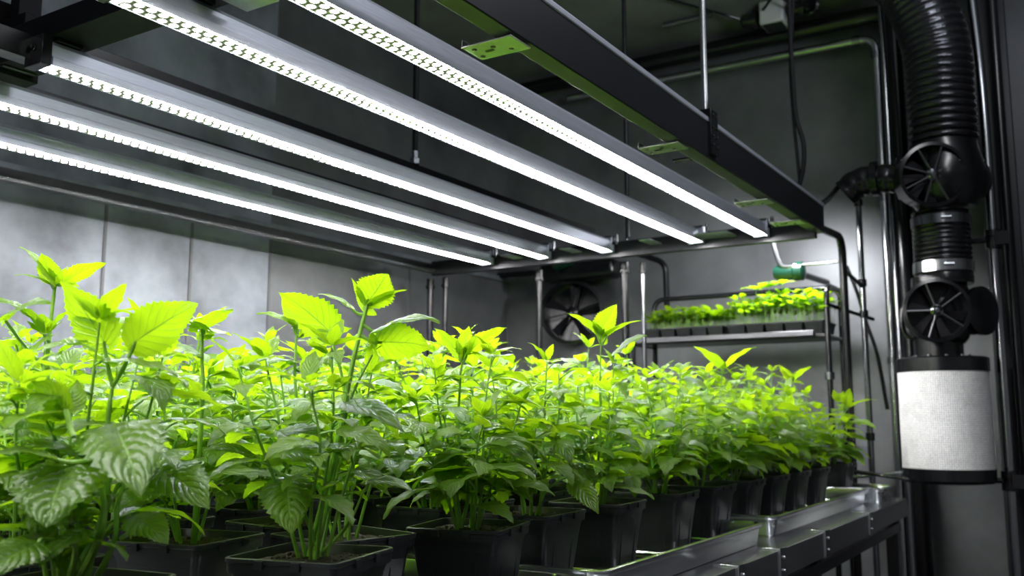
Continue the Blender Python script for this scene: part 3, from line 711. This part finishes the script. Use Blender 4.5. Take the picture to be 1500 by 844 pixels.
# posts standing behind the bench
def post(x, y, z1, label, m=M_chrome, r=.016):
    t = thing('support_post', label, 'post', (x, y, ZF), group='posts behind the bench')
    part('tube', MB().tube([(x, y, ZF), (x, y, z1)], r, 14), m, t)
    part('collar', MB().lathe((x, y, z1-.06), [(r+.004, 0), (r+.009, .004), (r+.009, .02), (r+.004, .024), (r+.004, .06), (r, .062)], seg=16), M_blk, t)
    part('foot', MB().lathe((x, y, ZF), [(.04, 0), (.04, .006), (.02, .012)], seg=16), M_blk, t)
    return t
for (px, z1, l, m, r) in [(630, .80, 'thicker black post left of its slim twin under the frame by the left wall', M_blk, .018), (652, .80, 'slimmer post right of its thicker twin under the frame by the left wall', M_blk, .014),
                       (790, .80, 'dark post under the far crossbar, left of the wall fan', M_blk, .018), (916, .80, 'black post right of the wall fan', M_blk, .020), (943, .79, 'thin silver post left of the seedling rack', M_chrome, .011)]:
    p = atY(px, 450, 4.36 if px < 700 else 4.42); post(p.x, p.y, z1, l, m, r)

# ------------------------------------------------------------------ back wall fittings
t = thing('wall_conduit', 'bright metal pipe running along the back wall and turning down at its corner', 'pipe', (-.95, 5.4, ZF))
part('pipe', MB().tube(bend([(-2.95, 5.40, 2.14), (-.965, 5.40, 2.135), (-.965, 5.40, ZF)], .09, 8), .024, 16), M_bright, t)
for q in ((-1.07, 5.40, 2.135), (-.965, 5.40, 2.03), (-.965, 5.40, 1.2), (-.965, 5.40, .3)):
    ax = (1, 0, 0) if q[2] > 2.1 else (0, 0, 1)
    part('coupling', MB().lathe(q, [(.025, -.02), (.030, -.018), (.030, .018), (.025, .02)], ax, 16), M_chrome, t)
t = thing('dark_pipe', 'thick black pipe under the ceiling above the bright wall pipe', 'pipe', (-2, 5.36, 2.2))
part('pipe', MB().tube(bend([(-3.3, 5.38, 2.26), (-.87, 5.38, 2.26), (-.87, 5.38, ZF)], .1, 8), .05, 18), M_blk, t)
# ceiling junction box with cables
t = thing('junction_box', 'pale ceiling box with black glands above the hanging cables', 'junction box', (-1.46, 5.05, 2.26))
part('box', MB().bx(-1.53, -1.39, 5.08, 5.24, 2.22, ZC), M_white, t, bevel=.012)
part('cover', MB().bx(-1.515, -1.405, 5.095, 5.225, 2.212, 2.222), M_blkm, t, bevel=.006)
for q, ax in (((-1.60, 5.15, 2.29), (1, 0, 0)), ((-1.33, 5.13, 2.29), (1, 0, 0)), ((-1.27, 5.16, 2.31), (0, 1, .2))):
    part('gland', MB().lathe(q, [(.03, -.05), (.04, -.04), (.04, .02), (.055, .025), (.055, .045), (.02, .05)], ax, 14), M_blk, t)
for i, (pts, l) in enumerate([
    ([(-1.64, 5.15, 2.30), (-1.75, 5.05, 2.33), (-1.95, 4.75, 2.35)], 'thin black cable crossing the ceiling left of the pale box'),
    ([(-1.50, 5.07, 2.3), (-1.40, 4.98, 2.32), (-1.3, 5.0, 2.25), (-1.24, 5.08, 2.30)], 'short looping black cable on the pale ceiling box')]):
    single('cable', MB().tube(spline(pts, 10), .008, 8), M_rub, l, 'cable', 'cables at the ceiling box')
single('conduit', MB().tube([(-2.10, 5.05, 2.335), (-1.80, 5.05, 2.335)], .018, 12), M_chrome, 'short grey conduit on the ceiling left of the pale box', 'pipe')
# pair of hanging cables dropping to the beam end
def px_path(pts, Y): return [atY(x, y, Y) for x, y in pts]
single('hanging_cable', MB().tube(spline(px_path([(1155, -20), (1158, 60), (1161, 110), (1166, 170), (1177, 210), (1176, 250), (1166, 285)], 4.35), 8), .011, 10), M_rub, 'glossy black cable hanging from the ceiling, curving right above the beam end', 'cable', 'pair of cables hanging to the beam end')
single('hanging_cable', MB().tube(spline(px_path([(1162, -20), (1160, 50), (1158, 100), (1163, 180), (1168, 230), (1171, 262), (1172, 288)], 4.38), 8), .008, 10), M_rub, 'thinner straighter black cable hanging beside its curved twin', 'cable', 'pair of cables hanging to the beam end')
t = thing('cable_clip', 'black clip where the two hanging cables meet the beam', 'clip', tuple(atY(1170, 300, 4.33)))
q = atY(1170, 296, 4.34); part('clip_body', MB().box(q, (.05, .03, .08)), M_blk, t, bevel=.006)
# cable from beam end to the upper duct branch
single('duct_cable', MB().tube(spline([tuple(atY(1196, 305, 4.3)), tuple(atY(1215, 290, 4.5)), tuple(atY(1235, 268, 4.7)), tuple(atY(1262, 262, 4.85))], 8), .014, 10), M_rub, 'thick black cable sweeping from the beam end up to the duct branch', 'cable')
t = thing('hose_arm', 'pale metal hose arm with a green fitting above the seedling trays', 'hose fitting', tuple(atY(1165, 400, 4.9)))
part('hose', MB().tube(spline(px_path([(1130, 335), (1134, 360), (1142, 385), (1152, 391), (1175, 388), (1200, 386), (1228, 383)], 4.9), 8), [.014]*30+[.008]*19, 10), M_bright, t)
q = atY(1162, 398, 4.93)
part('fitting', MB().lathe(q, [(.03, -.10), (.04, -.08), (.042, .0), (.05, .01), (.05, .05), (.03, .06)], (1, 0, 0), 18), M_green, t, label='dark green plastic fitting')
part('holder', MB().tube([q, q+V((.05, .5, 0))], .018, 10), M_blk, t)
# round fan on the back wall
def blades(c, ax, r0, r1, n, wd, twist, m, parent, name='blade', rev=0):
    ax = V(ax).normalized(); a = ax.orthogonal().normalized(); b_ = ax.cross(a); c = V(c)
    for k in range(n):
        an = 2*math.pi*k/n+rev; e = a*math.cos(an)+b_*math.sin(an); s_ = ax.cross(e)
        mb = MB(); rg = []
        for i in range(5):
            rr_ = r0+(r1-r0)*i/4; tw = twist*(1-.4*i/4); w_ = wd*(.6+.7*i/4)
            sd = s_*math.cos(tw)+ax*math.sin(tw); th = ax*math.cos(tw)-s_*math.sin(tw); p = c+e*rr_+s_*(.25*wd*(i/4)**2)
            rg.append([p-sd*w_/2-th*.0015, p+sd*w_/2-th*.0015, p+sd*w_/2+th*.0015, p-sd*w_/2+th*.0015])
        mb.rings(rg); part(name, mb, m, parent)
def fan(name, label, c, ax, r, m_ring=M_blk, nb=7, guard=5, depth=.08, grp=None, cat='fan', m_blade=None):
    t = thing(name, label, cat, tuple(V(c)-V((0, 0, r))), group=grp)
    ax = V(ax).normalized()
    part('housing', MB().lathe(c, [(r*.92, -depth), (r, -depth), (r*1.0, 0), (r*1.06, .004), (r*1.06, .016), (r*.95, .02), (r*.92, .012), (r*.92, -depth+.004)], ax, 40, cap=False), m_ring, t)
    part('back_plate', MB().lathe(V(c)-ax*(depth-.006), [(r*.94, -.004), (r*.94, .002)], ax, 32), M_blk, t)
    part('hub', MB().lathe(V(c)-ax*.01, [(r*.20, -.03), (r*.22, 0), (r*.20, .014), (r*.10, .022), (r*.08, .028), (r*.03, .029)], ax, 20), M_blk if m_blade else M_chrome, t)
    blades(V(c)-ax*.025, ax, r*.2, r*.88, nb, r*.26, .55, m_blade or M_matte, t)
    g = MB(); a = ax.orthogonal().normalized(); b_ = ax.cross(a)
    for k in range(guard):
        e = a*math.cos(2*math.pi*k/guard+.5)+b_*math.sin(2*math.pi*k/guard+.5)
        g.tube([V(c)+e*r*.18+ax*.012, V(c)+e*r*.98+ax*.012], .0045, 8)
    part('guard', g, M_blk if m_blade else M_clampd, t)
    return t
q = atY(838, 458, 5.36); fan('wall_fan', 'dark round fan in shadow on the back wall behind the tall sprout', q, (.3, -1, 0), .20, nb=5, guard=6, m_blade=M_matte)
t = thing('wall_box', 'black equipment box with small green parts above the wall fan', 'equipment', tuple(atY(850, 410, 5.3)))
q = atY(850, 398, 5.38); part('case', MB().box(q, (.55, .16, .12)), M_blk, t, bevel=.03)
q2 = q+V((-.07, -.10, .06)); part('pump', MB().lathe(q2, [(.03, -.08), (.05, -.06), (.05, .05), (.02, .08)], (1, .2, .3), 16), M_green, t)
part('pipe', MB().tube(bend([q+V((-.35, 0, .02)), q+V((-1.0, 0, .03))], .1), .02, 10), M_blk, t)
t = thing('elbow_pipe', 'black bent pipe coming down to the left corner of the seedling rack', 'pipe', tuple(atY(975, 430, 5.2)))
part('pipe', MB().tube(bend([tuple(atY(905, 365, 5.51)), tuple(atY(905, 365, 5.3)), tuple(atY(935, 372, 5.2)), tuple(atY(975, 385, 5.2)), tuple(atY(977, 450, 5.2))], .06), .018, 10), M_blk, t)

# ------------------------------------------------------------------ seedling rack
YR = 4.80
t = thing('seedling_rack', 'black tube rack with a steel shelf holding the seedling trays at the back', 'rack', (-1.6, 4.95, ZF))
a = atY(958, 440, YR+.3); b_ = atY(1236, 422, YR+.3); xl, xr, zt = a.x, b_.x-.02, a.z
part('back_hoop', MB().tube(bend([(xl, YR+.3, ZF), (xl, YR+.3, zt), (xr, YR+.3, zt), (xr, YR+.3, ZF)], .07, 8), .015, 12), M_blk, t)
part('side_hoop', MB().tube(bend([(xr, YR+.3, zt-.02), (xr, YR, zt-.02), (xr, YR, ZF)], .09, 8), .014, 12), M_blk, t)
part('front_post', MB().tube([(xl, YR, ZF), (xl, YR, .42)], .014, 12), M_blk, t)
for x in (xl, xr): part('side_rail', MB().tube([(x, YR, .40), (x, YR+.3, .40)], .012, 10), M_blk, t)
part('shelf', MB().bx(xl+.01, xr-.01, YR-.01, YR+.31, .395, .415), M_blk, t, bevel=.003)
part('shelf_lip', MB().bx(xl+.03, xr-.06, YR-.035, YR-.012, .40, .43), M_clampd, t, bevel=.004)
part('brace', MB().tube([(xr, YR, .56), (xr+.16, YR+.3, .50)], .010, 8), M_blk, t)
for s_, (dz) in enumerate((.2, -.35)): part('fitting', MB().lathe((xr, YR, dz), [(.016, -.02), (.024, -.018), (.024, .018), (.016, .02)], seg=14), M_chrome, t)
xm = (xl+xr)/2
srand = random.Random(9)
for k, (x0, x1, lab) in enumerate([(xl+.07, xm-.01, 'black cell tray of low seedlings on the left half of the rack'), (xm+.01, xr-.02, 'black cell tray of taller seedlings on the right half of the rack')]):
    t2 = thing('seedling_tray', lab, 'seedling tray', ((x0+x1)/2, YR+.14, .415), group='seedling trays on the rack')
    mb = MB(); n = 5; wx = (x1-x0)/n
    for i in range(n):
        for j in range(2):
            cx, cyy = x0+wx*(i+.5), YR+.065+.14*j
            mb.rings([[V((cx+sx*a, cyy+sy*a2, z)) for sx, sy in ((-1, -1), (1, -1), (1, 1), (-1, 1))] for a, a2, z in ((wx*.36, .05, .416), (wx*.46, .065, .475), (wx*.49, .069, .478))], cap=True)
    mb.bx(x0, x1, YR-.005, YR+.275, .474, .482)
    part('cell_tray', mb, M_pot, t2, bevel=.001)
    fo = MB(); fo.tone = []; st = MB()
    hs = .10 if k == 0 else .165
    for i in range(n*5):
        for j in range(7):
            x = x0+.01+(x1-x0-.02)*(i+.5)/(n*5)+srand.uniform(-.01, .01); y = YR+.02+.24*j/6+srand.uniform(-.01, .01)
            hh = hs*srand.uniform(.5, 1.05)*(1-.25*abs((x-x0)/(x1-x0)-.5))
            tp = V((x+srand.uniform(-.02, .02), y+srand.uniform(-.02, .02), .48+hh)); st.tube([(x, y, .48), tp], [.002, .0015], 4, cap=False)
            a0 = srand.uniform(0, 6.28)
            for q in range(4):
                an = a0+q*1.57; d = V((math.cos(an), math.sin(an), srand.uniform(.1, .9))); L = srand.uniform(.04, .075)
                leaf(fo, tp-V((0, 0, .3*hh*(q % 2))), d, V((0, 0, 1)), L, L*.55, 6, 2, .8, .2, 0, .03, srand.uniform(.4, 1), .02, .05, .62, srand)
    if k == 1:
        for q in range(3):
            tp = V((x0+.14+.07*q, YR+.08, .48+.19+.01*q)); st.tube([(tp.x, tp.y, .48), tp], .002, 5, cap=False)
            for an in (0, 1.6, 3.2, 4.7): leaf(fo, tp, V((math.cos(an+q), math.sin(an+q), .35)), V((0, 0, 1)), .09, .05, 8, 2, .7, .2, 0, .03, .9, .02, .05, .62, srand)
    part('stem', st, M_stem, t2); part('foliage', fo, M_leaf, t2, angle=0)
t = thing('rack_post', 'tall black pole with couplings between the rack and the wall pipe', 'post', (-1.02, 4.95, ZF))
q = atY(1265, 450, 5.0)
part('tube', MB().tube([(q.x, 5.0, ZF), (q.x, 5.0, 1.15)], .015, 12), M_chrome, t)
for z in (1.1, .68, .52, -.1): part('coupling', MB().lathe((q.x, 5.0, z), [(.016, -.02), (.022, -.018), (.022, .018), (.016, .02)], seg=14), M_blk, t)
part('arm', MB().tube([(-1.055, 4.74, .72), (q.x, 5.0, .66)], .010, 8), M_blk, t)
single('drooping_cable', MB().tube(spline([tuple(atY(x, y, 5.1)) for x, y in ((1240, 390), (1256, 430), (1268, 470), (1285, 520), (1300, 600))], 8), .010, 8), M_rub, 'thin black cable drooping beside the rack pole', 'cable')

# ------------------------------------------------------------------ ventilation column
YV = 4.62
def pv(x, y, dy=0): return atY(x, y, YV+dy)
fc = pv(1384, 600); fx = fc.x
pxm = YV/ray(1384, 600).y/FPX            # metres per pixel (depth / F) at the column
zt, zb = pv(1384, 545).z, pv(1384, 687).z
rad = 62*pxm
t = thing('carbon_filter', 'white woven carbon filter drum with black caps below the duct at right', 'air filter', (fx, YV, zb-.05))
mb = MB(); mb.lathe((fx, YV, zb), [(rad, i*(zt-zb)/8) for i in range(9)], seg=64, cap=False)
part('filter_sleeve', mb, M_filter, t)
part('top_cap', MB().lathe((fx, YV, zt-.004), [(rad*.99, 0), (rad+.004, .004), (rad+.004, 20*pxm), (rad-.004, 22*pxm), (rad*.5, 23*pxm)], seg=64), M_blk, t)
part('bottom_cap', MB().lathe((fx, YV, zb+.004), [(rad*.7, -22*pxm), (rad-.008, -20*pxm), (rad+.002, -16*pxm), (rad+.002, 0), (rad*.99, .002)], seg=64), M_blk, t)
part('neck', MB().lathe((fx-.01, YV, zt+20*pxm), [(34*pxm, 0), (34*pxm, 30*pxm), (38*pxm, 31*pxm), (38*pxm, 38*pxm)], seg=40), M_blk, t)
bl = MB()
for k in range(10):
    a = 2*math.pi*k/10; bl.lathe((fx+math.cos(a)*38*pxm, YV+math.sin(a)*38*pxm, zt+21*pxm), [(.008, 0), (.008, .008), (.004, .012)], seg=8)
part('bolt', bl, M_bright, t)
# lower inline fan
axd = V((.30, -1, .0)).normalized()
c1 = pv(1372, 455, -.20)
t = fan('inline_fan', 'black round inline fan directly on top of the white filter', c1, axd, 43*pxm, nb=6, guard=5, depth=.07, grp='inline fans of the ventilation column')
c1b = pv(1378, 458)
part('volute', MB().lathe(c1b, [(30*pxm, -47*pxm), (36*pxm, -40*pxm), (44*pxm, -16*pxm), (46*pxm, 0), (44*pxm, 16*pxm), (38*pxm, 40*pxm), (38*pxm, 52*pxm)], seg=36), M_blk, t)
c2 = pv(1432, 456, .02)
part('motor', MB().lathe(c2, [(12*pxm, -.08), (34*pxm, -.06), (34*pxm, -.03), (26*pxm, -.02), (26*pxm, .0), (36*pxm, .01), (36*pxm, .03), (30*pxm, .04)][::1], (.85, -.5, 0), 32), M_blk, t)
part('bail', MB().tube(spline([pv(1340, 435, -.05), pv(1322, 455, -.05), pv(1325, 488, -.05), pv(1350, 500, -.05)], 8), .010, 8), M_blk, t)
# short flexible duct with clamps between the fans
def flex(name, label, path, r, pitch, amp, m, grp=None, loc=None):
    t = thing(name, label, 'duct', loc or tuple(path[0]), group=grp)
    sp = spline(path, 24); pts = [sp[0]]; L = 0; cum = [0]
    for a, b_ in zip(sp, sp[1:]): cum.append(cum[-1]+(b_-a).length)
    n = int(cum[-1]/pitch*6); out = []; rs = []; j = 0
    for i in range(n+1):
        s = cum[-1]*i/n
        while j < len(cum)-2 and cum[j+1] < s: j += 1
        tt = (s-cum[j])/max(1e-9, cum[j+1]-cum[j]); out.append(sp[j].lerp(sp[j+1], tt))
        rs.append(r+amp*(abs(math.sin(math.pi*s/pitch))**.6-.5))
    mb = MB(); mb.tube(out, rs, 40); part('hose', mb, m, t, angle=60); return t
zt2, zb2 = pv(1380, 312).z, pv(1380, 405).z
fx2 = pv(1380, 360).x
t = flex('flexible_duct', 'short ribbed black duct with two steel clamps between the two fans', [V((fx2, YV, zb2)), V((fx2, YV, (zb2+zt2)/2)), V((fx2, YV, zt2))], 39*pxm, .022, .010, M_duct, 'ribbed black ducts of the ventilation column')
for yy, hh in ((326, 15), (393, 17)):
    z = pv(1380, yy).z
    c = part('hose_clamp', MB().lathe((fx2, YV, z), [(40*pxm, -hh*pxm/2), (42*pxm, -hh*pxm/2+.002), (42*pxm, hh*pxm/2-.002), (40*pxm, hh*pxm/2)], seg=48), M_bright if yy > 350 else M_chrome, t, label='shiny steel band')
    part('clamp_screw', MB().tube([(fx2+.02, YV-42*pxm, z), (fx2+.06, YV-42*pxm+.01, z)], .007, 8), M_bright, c)
part('lower_collar', MB().lathe((fx2, YV, pv(1380, 408).z), [(40*pxm, -10*pxm), (41*pxm, 0), (39*pxm, 6*pxm)], seg=40), M_blk, t)
# upper fan
c3 = pv(1366, 256, -.17)
t = fan('inline_fan', 'black fan with a domed motor higher up the column beside the branch duct', c3, V((.42, -1, -.12)), 45*pxm, nb=9, guard=8, depth=.14, grp='inline fans of the ventilation column')
c4 = pv(1384, 262)
part('volute', MB().lathe(c4, [(40*pxm, -46*pxm), (48*pxm, -36*pxm), (56*pxm, -14*pxm), (57*pxm, 4*pxm), (54*pxm, 22*pxm), (49*pxm, 40*pxm), (48*pxm, 52*pxm)], seg=40), M_blk, t)
c5 = pv(1424, 262, .0)
part('motor', MB().lathe(c5, [(30*pxm, -.10), (40*pxm, -.06), (38*pxm, 0), (26*pxm, .05), (8*pxm, .07)], (.9, -.35, 0), 32), M_blk, t)
c6 = pv(1325, 262)
part('inlet_collar', MB().lathe(c6, [(31*pxm, -.03), (34*pxm, -.02), (34*pxm, .02), (30*pxm, .05)], (1, 0, 0), 32), M_blk, t)
t = flex('branch_duct', 'short black branch duct leaving the upper fan to the left', [pv(1322, 262), pv(1290, 262), pv(1258, 268), pv(1238, 284)], 22*pxm, .05, .006, M_duct)
part('collar', MB().lathe(pv(1282, 262), [(24*pxm, -.02), (27*pxm, -.015), (27*pxm, .015), (24*pxm, .02)], (1, 0, 0), 28), M_blk, t)
# large upper duct, bending up to the left
flex('flexible_duct', 'wide ribbed black duct rising from the upper fan and bending to the ceiling', [pv(1382, 212), pv(1378, 150), pv(1374, 90), pv(1362, 40), pv(1335, -15), pv(1290, -60)], 47*pxm, .036, .014, M_duct, 'ribbed black ducts of the ventilation column')
# tall pipes on the right
t = thing('riser_pipe', 'bright metal riser pipe right of the filter with clamps', 'pipe', tuple(pv(1460, 700, .10)))
pp = [pv(1418, -40, .15), pv(1432, 30, .13), pv(1447, 85, .12), pv(1452, 140, .10)]
xr_ = pv(1462, 450, .1).x
part('pipe', MB().tube(bend([pp[0], V((xr_, YV+.10, pv(1450, 110).z)), V((xr_, YV+.1, ZF))], .35, 10), .022, 16), M_chrome, t)
for yy in (345, 706):
    z = pv(1460, yy).z
    c = MB().lathe((xr_, YV+.1, z), [(.025, -.045), (.036, -.042), (.036, -.012), (.028, -.010), (.028, .010), (.036, .012), (.036, .042), (.025, .045)], seg=20)
    c.bx(xr_+.01, xr_+.065, YV+.06, YV+.10, z-.03, z+.03)
    part('pipe_clamp', c, M_blk, t)
    part('clamp_arm', MB().tube([(xr_-.03, YV+.1, z), (fx2+.11 if yy < 500 else fx+.15, YV+.1, z)], .012, 8), M_blk, t)
t = thing('black_riser', 'black riser pipe just behind the bright one', 'pipe', (xr_+.06, YV+.2, ZF))
part('pipe', MB().tube([(xr_+.055, YV+.22, ZF), (xr_+.055, YV+.22, ZC)], .024, 14), M_blk, t)
single('stay_bar', MB().tube([tuple(atY(1245, 690, 4.55)), tuple(atY(1345, 704, 4.5))], .009, 8), M_blk, 'thin dark bar with end nuts reaching from the bench end to the filter base', 'bar')
single('stay_bar', MB().tube([tuple(atY(1240, 700, 4.6)), tuple(atY(1325, 692, 4.62))], .008, 8), M_chrome, 'thin steel bar crossing behind the filter base', 'bar')
# mounting plate behind the column
single('mounting_board', MB().bx(xr_-.02, xr_+.10, 4.93, 4.975, ZF, ZC), M_blkm, 'tall flat black channel on the wall behind the riser pipes', 'channel', bevel=.004)
t = thing('duct_pipe', 'slim black pipe left of the column running from floor to ceiling', 'pipe', (pv(1322, 500).x, 4.9, ZF))
part('pipe', MB().tube([(pv(1318, 500, .2).x, 4.82, ZF), (pv(1318, 500, .2).x, 4.82, ZC)], .016, 12), M_chrome, t)
